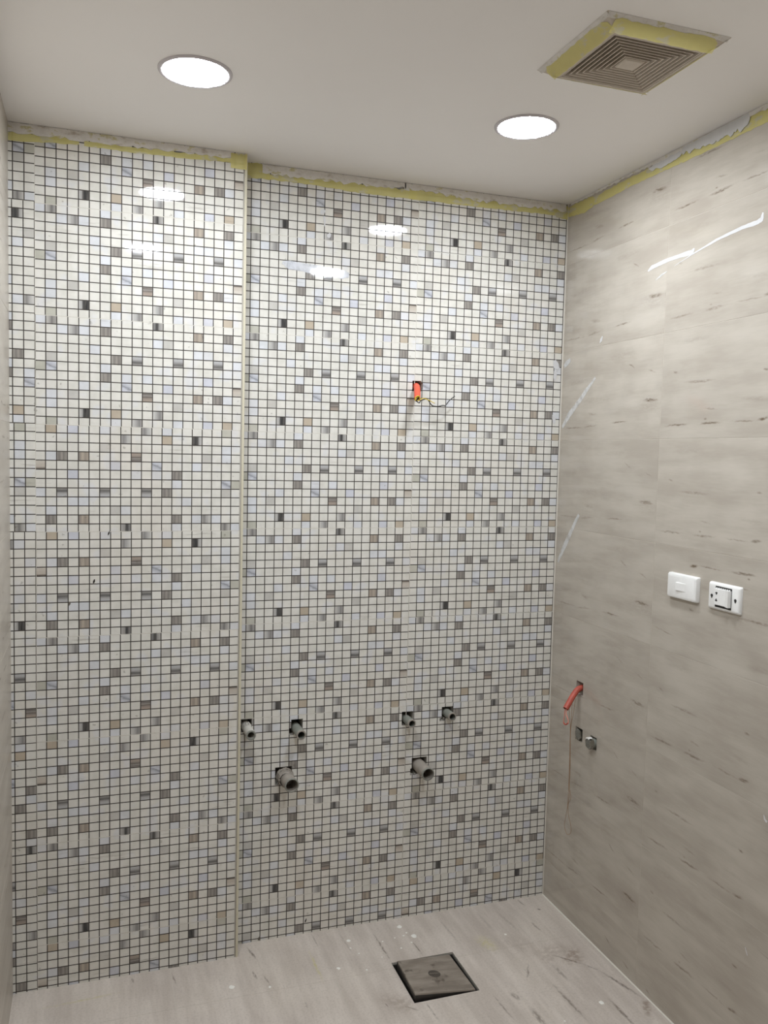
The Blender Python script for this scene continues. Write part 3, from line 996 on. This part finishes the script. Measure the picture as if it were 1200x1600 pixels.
SG, WG = 'small grey water pipe stubs', 'large waste pipe stubs'
stub('water_pipe', -1.0890, .7095, .085, .0152, .0108, M['pvc_white'], 'chalky white water pipe stub next to the step of the wall', SG, lump=True)
stub('water_pipe', -.9265, .6905, .066, .0152, .0112, M['pvc'], 'grey water pipe stub in a round hole, second from the step', SG)
stub('water_pipe', -.5470, .6905, .048, .0140, .0104, M['pvc'], 'dark grey water pipe stub above the plain waste pipe', SG)
stub('water_pipe', -.4000, .7010, .044, .0142, .0105, M['pvc'], 'grey water pipe stub nearest the beige wall', SG)
stub('waste_pipe', -.9650, .5400, .088, .0222, .0192, M['waste'], 'wide dusty waste pipe stub with crumbled collar, below the left water pipes', WG, dx=.006, dz=-.001)
stub('waste_pipe', -.4985, .5270, .084, .0212, .0184, M['waste'], 'wide clean waste pipe stub below the right water pipes', WG)
# broken mortar collar round the left waste pipe
mb = MB(); rr = random.Random(5)
mb.lathe((-.965, -.001, .540), (0, -1, 0), [(.025, 0), (.0285, .004), (.0275, .018), (.026, .034), (.0230, .038)], 18)
mb.v = [tuple(c + rr.uniform(-.0013, .0013) for c in v) for v in mb.v]
wp = [o for o in bpy.data.objects if o.name.startswith('waste_pipe')][0]
adopt(mb.build('mortar_collar', M['waste'], None, smooth=True), wp)


# ------------------------------------------------------------------ orange conduit with wires
def bez(P, n=24):
    """Catmull-Rom through the points."""
    P = [Vector(p) for p in P]; Q = [P[0] * 2 - P[1]] + P + [P[-1] * 2 - P[-2]]
    out = []
    for i in range(1, len(Q) - 2):
        a, b, c, d = Q[i - 1:i + 3]
        for k in range(n):
            t = k / n
            out.append(.5 * (2 * b + (c - a) * t + (2 * a - 5 * b + 4 * c - d) * t * t + (3 * b - a - 3 * c + d) * t ** 3))
    return out + [P[-1]]


def local(pts, root): return [Vector(p) - Vector(root.location) for p in pts]


tip = Vector((-.5640, -.064, 1.7600))
root = empty('wire_conduit', (-.543, 0, 1.806))
tag(root, 'orange plastic conduit with wires poking out of the mosaic wall', 'conduit')
mb = MB(); mb.tube(local(bez([(-.541, .045, 1.808), (-.543, .004, 1.806), (-.553, -.032, 1.793), tip], 8), root), .0105, 18, inner=.0085)
mb.build('tube', M['orange'], root, smooth=True)
for nm, mt, path, r in [
    ('wire', 'wire_yellow', [tip + Vector((.002, .02, .01)), tip + Vector((.003, -.006, -.004)), tip + Vector((-.006, -.010, -.006)), tip + Vector((-.006, -.006, .002)), tip + Vector((.004, -.008, .006)), tip + Vector((.008, -.006, -.006)), at(660, 622.5, 1, -.062), at(667, 624, 1, -.058), at(673, 627, 1, -.05), at(679, 630, 1, -.045)], .0013),
    ('wire', 'wire_black', [tip + Vector((-.003, .02, .012)), tip + Vector((-.004, -.006, -.003)), tip + Vector((-.004, -.011, -.010)), tip + Vector((.004, -.010, -.013)), tip + Vector((.008, -.008, -.006)), at(660, 625, 1, -.062), at(665, 623.5, 1, -.058), at(669, 625, 1, -.052), at(672, 630, 1, -.048), at(676, 634, 1, -.045), at(684, 635, 1, -.040), at(692, 633.5, 1, -.038), at(696, 633.5, 1, -.036), at(702, 626, 1, -.035), at(710.5, 619, 1, -.034)], .0017),
    ('wire', 'wire_yellow', [tip + Vector((.005, .018, .01)), tip + Vector((.006, -.005, .004)), tip + Vector((0, -.010, .009)), tip + Vector((-.009, -.008, .004)), tip + Vector((-.009, -.006, -.006)), tip + Vector((-.002, -.007, -.008))], .0013),
    ('wire', 'wire_black', [tip + Vector((0, .018, .008)), tip + Vector((-.001, -.006, .003)), tip + Vector((-.006, -.011, -.001)), tip + Vector((-.007, -.009, -.009)), tip + Vector((.001, -.006, -.003))], .0014)]:
    mb = MB(); mb.tube(local(bez(path, 6), root), r, 8)
    mb.build(nm, M[mt], root, smooth=True)

# ------------------------------------------------------------------ red conduit, loop and cord on the beige wall
tip = Vector((-.066, -.2115, .753))
root = empty('wire_conduit', (0, -.19, .815))
tag(root, 'faded red conduit drooping from a hole in the beige wall', 'conduit')
mb = MB(); mb.tube(local(bez([(.04, -.188, .812), (.0, -.190, .812), (-.026, -.197, .797), tip], 8), root), .0098, 18, inner=.0078)
mb.build('tube', M['red'], root, smooth=True)
lp = [tip + Vector((.004, .002, .003)), at(882.5, 1111, 0, -.067), at(882, 1119, 0, -.067), at(880.6, 1127, 0, -.067), at(881, 1131, 0, -.067), at(884, 1132.5, 0, -.067), at(887.5, 1130.5, 0, -.067),
      at(888, 1126, 0, -.066), at(886.5, 1121, 0, -.066), at(884.5, 1114, 0, -.066), tip + Vector((.003, -.003, .004))]
mb = MB(); mb.tube(local(bez(lp, 6), root), .0014, 8)
mb.build('wire_loop', M['pink_wire'], root, smooth=True)
mb = MB(); mb.tube(local(bez([at(880.8, 1129.5, 0, -.0675), at(884, 1132.2, 0, -.0675), at(887.5, 1129.8, 0, -.0675)], 6), root), .0022, 8)
mb.build('wire_loop', M['red'], root, smooth=True)

root = empty('hanging_cord', (-.045, -.225, .74))
tag(root, 'thin brown cord hanging from the red conduit, looped at its end', 'cord')
for path in ([(899, 1092), (896, 1115), (892, 1137), (890.5, 1190), (889, 1222), (890, 1240), (886.5, 1262), (884, 1276), (882, 1290), (885, 1302), (888.5, 1304), (892, 1300), (891.5, 1288), (888, 1272), (887.5, 1255)],
             [(889, 1103), (890, 1125), (891, 1137), (890, 1180), (888.5, 1230), (887, 1258)],
             [(894, 1097), (893, 1120), (891.5, 1140), (891, 1200), (889.5, 1228), (892, 1246), (888, 1256), (887.5, 1264)]):
    mb = MB(); mb.tube(local(bez([at(x, y, 0, -.052) for x, y in path], 6), root), .00065, 6)
    mb.build('strand', M['cord'], root, smooth=True)


# ------------------------------------------------------------------ capped water outlets
def plug(y, z, out, label, white):
    root = empty('pipe_plug', (0, y, z))
    tag(root, label, 'plug', 'hexagonal pipe plugs on the beige wall')
    mb = MB()
    mb.tube([(.045, 0, 0), (-out + .012, 0, 0)], .0150, 20)
    mb.build('socket', M['pvc'], root, smooth=True)
    mb = MB()
    hx = lambda r, x: [(x, r * math.cos(math.pi / 3 * k + .3), r * math.sin(math.pi / 3 * k + .3)) for k in range(6)]
    A, B_, C = hx(.0195, -out + .012), hx(.0195, -out), hx(.016, -out - .0025)
    for k in range(6):
        l = (k + 1) % 6
        mb.face([A[k], A[l], B_[l], B_[k]], flip=True); mb.face([B_[k], B_[l], C[l], C[k]], flip=True)
    mb.face(C, flip=True)
    E_ = hx(.011, -out - .0026); G_ = hx(.011, -out + .004)
    mb.face(list(reversed(A)), flip=True)
    mb.build('hex_head', M['chrome'], root)
    if white:
        mb = MB()
        for k in range(9):
            pass
        pts = [(-out + .010, .0205 * math.cos(t), .0205 * math.sin(t)) for t in [.9 + .16 * k for k in range(8)]]
        for k in range(7):
            p, q = Vector(pts[k]), Vector(pts[k + 1])
            e = Vector((-.0115, 0, 0))
            mb.face([p, q, q + e, p + e])
            mb.face([p + e, q + e, (q + e) * 1.0 + Vector((-.002, -q.y * .2, -q.z * .2)), (p + e) + Vector((-.002, -p.y * .2, -p.z * .2))])
        mb.build('thread_tape', M['sealtape'], root, smooth=True)


plug(-.1945, .6560, .004, 'recessed metal hex plug in a diamond hole, nearest the mosaic wall', False)
plug(-.2850, .6560, .022, 'protruding metal hex plug with white thread tape on top', True)


# ------------------------------------------------------------------ switch and socket
def rounded_plate(name, fr, w, h, t, bev, mat, parent, c0=0.0, taper=0.0):
    """Plate with softly rounded front edge."""
    mb = MB()
    steps = [(0, c0, 0), (0, c0 + t - bev, taper * .3), (.3, c0 + t - bev * .3, taper * .6), (1, c0 + t, taper)]
    rings = []
    for k, c, tp in steps:
        ins = bev * k + tp
        a, b, rad = w / 2 - ins, h / 2 - ins, .004
        pts = []
        for sx, sy, st in ((1, 1, 0), (-1, 1, 1), (-1, -1, 2), (1, -1, 3)):
            for j in range(4):
                th = math.pi / 2 * (st + j / 3)
                pts.append((sx * (a - rad) + rad * math.cos(th), sy * (b - rad) + rad * math.sin(th), c))
        rings.append(pts)
    n = len(rings[0])
    for R1, R2 in zip(rings, rings[1:]):
        for j in range(n):
            l = (j + 1) % n
            mb.face([fr.p(*R1[j]), fr.p(*R1[l]), fr.p(*R2[l]), fr.p(*R2[j])], flip=fr.flip)
    mb.face([fr.p(*q) for q in rings[-1]], flip=fr.flip)
    return mb.build(name, mat, parent, smooth=True)


def boxpart(name, fr, r, c0, c1, ch, mat, parent):
    mb = MB(); mb.box(fr, r, c0, c1, ch); return mb.build(name, mat, parent)


FW = Frame((0, 0, 0), (0, -1, 0), (0, 0, 1), (-1, 0, 0))
root = empty('light_switch', (0, -.697, 1.2335))
tag(root, 'white wall switch with one small central rocker, beside the uncovered socket', 'switch')
rounded_plate('plate', FW, .124, .070, .0135, .006, M['white_plastic'], root, c0=.0012, taper=.001)
mb = MB()
w2, h2 = .020, .0115
q = [(-w2, -h2, .0145), (w2, -h2, .0145), (w2, h2, .0145), (-w2, h2, .0145)]
tq = [(-w2 + .001, -h2 + .001, .0185), (w2 - .001, -h2 + .001, .0152), (w2 - .001, h2 - .001, .0152), (-w2 + .001, h2 - .001, .0185)]
for j in range(4):
    l = (j + 1) % 4
    mb.face([FW.p(*q[j]), FW.p(*q[l]), FW.p(*tq[l]), FW.p(*tq[j])], flip=FW.flip)
mb.face([FW.p(*c) for c in tq], flip=FW.flip)
mb.build('rocker', M['white_plastic'], root)

root = empty('wall_socket', (0, -.859, 1.2305))
tag(root, 'white wall socket with its cover off, showing slots and a side switch', 'socket')
rounded_plate('plate', FW, .119, .072, .0085, .005, M['white_plastic'], root, c0=.0012, taper=.002)
opening = boxpart('opening', FW, (-.030, .030, -.0275, .0275), .006, .0101, 0, M['black'], root)
module = boxpart('socket_module', FW, (-.0285, .012, -.0215, .0215), .006, .0140, .001, M['white_plastic'], root)
mb = MB()
q = [(.0125, -.0215, .0090), (.0285, -.0215, .0090), (.0285, .0215, .0090), (.0125, .0215, .0090)]
tq = [(.0125, -.0215, .0150), (.0275, -.0215, .0200), (.0275, .0215, .0200), (.0125, .0215, .0150)]
for j in range(4):
    l = (j + 1) % 4
    mb.face([FW.p(*q[j]), FW.p(*q[l]), FW.p(*tq[l]), FW.p(*tq[j])], flip=FW.flip)
mb.face([FW.p(*c) for c in tq], flip=FW.flip)
mb.build('switch_rocker', M['white_plastic'], root)
for s in (-1, 1):
    mb = MB()
    cz = s * .0088
    mb.box(FW, (-.0235, -.0195, cz - .0035, cz + .0035), .0135, .01425)
    mb.box(FW, (-.0255, -.0175, cz + s * .0012 - .0012, cz + s * .0012 + .0012), .0135, .0143)
    mb.build('contact_slot', M['black'], module)
    mb = MB()
    o = FW.p(s * .0435, 0, .0098)
    mb.lathe(o, (-1, 0, 0), [(.0042, 0), (.0042, .0006), (0, .0006)], 12)
    mb.build('screw_hole', M['black'], root)
    mb = MB()
    mb.box(FW, (s * .0435 - .002, s * .0435 + .002, -.0062, .0030), .009, .0103)
    mb.build('screw_slot', M['black'], root)
for k in range(7):
    a = -.026 + k * .0078
    boxpart('clip_tooth', FW, (a, a + .004, .0215, .0242), .0095, .0118, 0, M['white_plastic'], opening)


# ------------------------------------------------------------------ floor drain lid
x0, x1, y0, y1 = DRAIN
root = empty('floor_drain', ((x0 + x1) / 2, (y0 + y1) / 2, -.02))
tag(root, 'square floor drain whose tile-topped lid sits tilted in its opening', 'drain')
lo = Vector(root.location)
TOP = [Vector((-.6645, -.4330, .0215)), Vector((-.4735, -.4370, .0030)), Vector((-.4765, -.2490, .0005)), Vector((-.6545, -.2500, .0120))]
BOT = [Vector((-.6600, -.4290, -.014)), Vector((-.4730, -.4330, -.032)), Vector((-.4760, -.2530, -.032)), Vector((-.6570, -.2540, -.018))]
mb = MB(); ctr = sum(TOP, Vector()) / 4
rimv = [v + Vector((0, 0, -.004)) for v in TOP]
for k in range(4):
    l = (k + 1) % 4
    mb.face([BOT[k] - lo, BOT[l] - lo, rimv[l] - lo, rimv[k] - lo])
mb.face([v - lo for v in reversed(BOT)]); mb.face([v - lo for v in rimv])
lid = mb.build('lid', M['lid_side'], root)
mb = MB()
ins = [v + (ctr - v) * .012 for v in TOP]
for k in range(4):
    l = (k + 1) % 4
    mb.face([rimv[k] - lo, rimv[l] - lo, ins[l] - lo, ins[k] - lo])
mb.face([v - lo for v in ins])
mb.build('tile_top', M['lid_top'], lid)
nrm = (TOP[1] - TOP[0]).cross(TOP[3] - TOP[0]).normalized()
mid = (TOP[0] + TOP[1] + TOP[2] + TOP[3]) / 4 - lo + nrm * .0008
mb = MB(); mb.lathe(mid, nrm, [(.0190, -.002), (.0190, .0006), (.0165, .0016), (0, .0016)], 28)
mb.build('lid_button', M['lid_button'], lid, smooth=True)
mb = MB()
e1 = (TOP[1] - TOP[0]).normalized(); e2 = nrm.cross(e1)
fz = Frame(mid, e1, e2, nrm)
mb.box(fz, (-.0165, .0165, -.0007, .0007), .001, .0021)
mb.build('key_slot', M['lid_top'], lid)
mb = MB()
for r in subtract((x0 - .0, x1 + .0, y0 - .0, y1 + .0), [(x0 + .004, x1 - .004, y0 + .004, y1 - .004)]):
    mb.box(F_FLOOR, r, -.05, -.006)
adopt(mb.build('opening_frame', M['lid_side']), root)


# ------------------------------------------------------------------ paint marks, drops, clear tape
def brush(pts, axis, val, n, widths, mat, label, name='paint_mark', group=None, lift=.0016):
    """Flat brush mark: centre line in photo pixels laid on a wall, half-widths in metres."""
    P = [at(x, y, axis, val) + Vector(n) * lift for x, y in pts]
    Q, W = [], []
    for i in range(len(P) - 1):
        for k in range(5):
            Q.append(P[i].lerp(P[i + 1], k / 5)); W.append(widths[i] + (widths[i + 1] - widths[i]) * k / 5)
    Q.append(P[-1]); W.append(widths[-1])
    n = Vector(n); mb = MB(); L, R = [], []
    for i, p in enumerate(Q):
        t = (Q[min(i + 1, len(Q) - 1)] - Q[max(i - 1, 0)]).normalized()
        s = n.cross(t)
        L.append(p + s * W[i] * random.uniform(.85, 1.1)); R.append(p - s * W[i] * random.uniform(.85, 1.1))
    d = n * -.0005
    for i in range(len(Q) - 1):
        mb.face([R[i], R[i + 1], L[i + 1], L[i]])
        mb.face([L[i] + d, L[i], L[i + 1], L[i + 1] + d]); mb.face([R[i], R[i] + d, R[i + 1] + d, R[i + 1]])
    return tag(mb.build(name, mat), label, 'paint mark' if name == 'paint_mark' else 'tape', group)


NR_ = (-1, 0, 0); NB = (0, -1, 0); MG = 'white paint marks on the walls'
brush([(1013, 424), (1019, 418), (1050, 404), (1082, 394), (1086, 388)], 0, 0, NR_, [.002, .007, .0055, .007, .003], M['paint'], 'short thick white brush mark high on the beige wall', group=MG)
brush([(1054, 416), (1080, 399), (1120, 375), (1160, 356), (1183, 348), (1191, 343), (1193, 332)], 0, 0, NR_, [.0006, .0015, .0035, .0045, .006, .006, .0025], M['paint'], 'long tapering white brush mark with a hook, high on the beige wall', group=MG)
brush([(1025, 438), (1034, 430), (1043, 424)], 0, 0, NR_, [.001, .003, .001], M['thin_paint'], 'faint short white streak just below the thick brush mark', group=MG)
brush([(879, 668), (890, 648), (902, 632), (917, 610), (931, 590)], 0, 0, NR_, [.006, .011, .009, .008, .004], M['thin_paint'], 'thin slanting white smear on the beige wall near the corner, upper one', group=MG)
brush([(882, 573), (886, 568), (892, 562)], 0, 0, NR_, [.007, .010, .007], M['thin_paint'], 'short white dab on the beige wall close to the mosaic corner', group=MG)
brush([(938, 536), (940, 531), (942, 525)], 0, 0, NR_, [.002, .006, .002], M['paint'], 'tiny white speck on the beige wall below the lamp reflection', group=MG)
brush([(872, 878), (882, 855), (893, 830), (905, 804)], 0, 0, NR_, [.005, .010, .009, .006], M['thin_paint'], 'thin slanting white smear on the beige wall near the corner, lower one', group=MG)
brush([(1194, 1273), (1195.5, 1280), (1199, 1285)], 0, 0, NR_, [.001, .003, .003], M['paint'], 'small white nick at the picture edge low on the beige wall', group=MG)
brush([(1165, 1480), (1166.5, 1486), (1168.5, 1493)], 0, 0, NR_, [.001, .0015, .001], M['paint'], 'tiny white scratch low on the beige wall', group=MG)
for pts, wd, lab in (([(866, 563), (869, 572), (872, 577)], [.006, .012, .005], 'white plaster dab on the mosaic near the beige wall, uppermost of three'),
                     ([(867, 580), (867, 588), (866, 594)], [.005, .007, .003], 'white plaster dab on the mosaic near the beige wall, middle of three'),
                     ([(864, 648), (865, 656), (866, 662)], [.004, .007, .003], 'white plaster dab on the mosaic near the beige wall, lowest of three'),
                     ([(501, 334), (504, 331), (507, 328)], [.004, .008, .004], 'small white plaster fleck on the mosaic above the clear tape'),
                     ([(506, 338), (507, 346), (507, 354)], [.003, .003, .001], 'thin white plaster drip on the mosaic above the clear tape'),
                     ([(512, 371), (514, 368), (516, 365)], [.005, .006, .003], 'white plaster fleck just above the clear tape')):
    brush(pts, 1, 0, NB, wd, M['paint'], lab, group=MG, lift=.0022)
brush([(441, 410), (452, 414), (480, 419), (510, 424), (536, 429), (545, 430)], 1, 0, NB, [.004, .014, .014, .013, .014, .008], M['clear_film'], 'strip of clear adhesive tape on the recessed mosaic wall', name='clear_tape', lift=.0021)

rr = random.Random(11)
def drop(px, py, r, label, group, z=0.0):
    p = at(px, py, 2, z)
    mb = MB(); n = 11
    rad = [r * rr.uniform(.8, 1.2) for _ in range(n)]
    R0 = [(math.cos(2 * math.pi * k / n) * rad[k], math.sin(2 * math.pi * k / n) * rad[k] * 1.1, 0) for k in range(n)]
    R1 = [(x * .7, y * .7, .0009) for x, y, _ in R0]
    for k in range(n):
        l = (k + 1) % n
        mb.face([R0[k], R0[l], R1[l], R1[k]])
    mb.face(R1)
    o = mb.build('paint_drop', M['drop_paint'], None, smooth=True); o.location = p + Vector((0, 0, .00005))
    tag(o, label, 'paint drop', group)


DG = 'white paint drops on the floor'
drop(646.7, 1462.5, .0095, 'largest white paint drop on the floor, between lid and mosaic wall', DG)
drop(624.6, 1448, .0085, 'white paint drop on the floor closest to the recessed wall', DG)
drop(544.5, 1469.5, .0070, 'white paint drop on the floor below the left waste pipe', DG)
drop(362.5, 1542.5, .0080, 'white paint drop on the floor before the projecting wall step', DG)
drop(528.8, 1513, .0055, 'white paint drop on the floor left of the drain lid', DG)
drop(421.7, 1542, .0045, 'small white paint drop on the floor between the step and lid', DG)
drop(940, 1566.5, .0080, 'white paint drop on the floor by the beige wall', DG)
drop(789.8, 1460, .0042, 'small white paint drop on the floor behind the lid towards the beige wall', DG)
for px, py, r in ((572.9, 1515.5, .0036), (547.8, 1481.5, .0032), (561, 1490, .0028), (630.7, 1462, .0035), (635, 1457.5, .0036), (617, 1465.5, .003), (598, 1471, .003), (627, 1481.5, .003), (643, 1472.5, .0032), (597, 1495.5, .0025), (882.5, 1595.5, .003)):
    drop(px, py, r, 'tiny white paint speck on the floor among the larger drops', 'tiny white paint specks on the floor')

# ------------------------------------------------------------------ specks of mortar and dirt left on the mosaic
for k, (px, py, hw, fr, lab) in enumerate(((147, 908, .0028, F_PROJ, 'dark mortar speck halfway up the projecting wall, middle of three'), (108.5, 943, .0032, F_PROJ, 'dark mortar speck halfway up the projecting wall, lowest of three'),
                                           (170, 833, .0022, F_PROJ, 'dark mortar speck halfway up the projecting wall, highest of three'), (404.5, 1466, .0035, F_BACK, 'dark mortar smudge at the foot of the recess near the step'),
                                           (477.5, 1438, .0022, F_BACK, 'small dark mortar speck at the foot of the recess below the left waste pipe'))):
    brush([(px + 1, py - 3), (px, py), (px - 1, py + 3)], 1, -D if fr is F_PROJ else 0.0, NB, [hw * .4, hw, hw * .5], M['cement'] if k % 2 else M['hole'], lab, name='mortar_speck', group='mortar specks on the mosaic', lift=.0018)
for o in bpy.data.objects:
    if o.name.startswith('mortar_speck'): o['category'] = 'mortar speck'
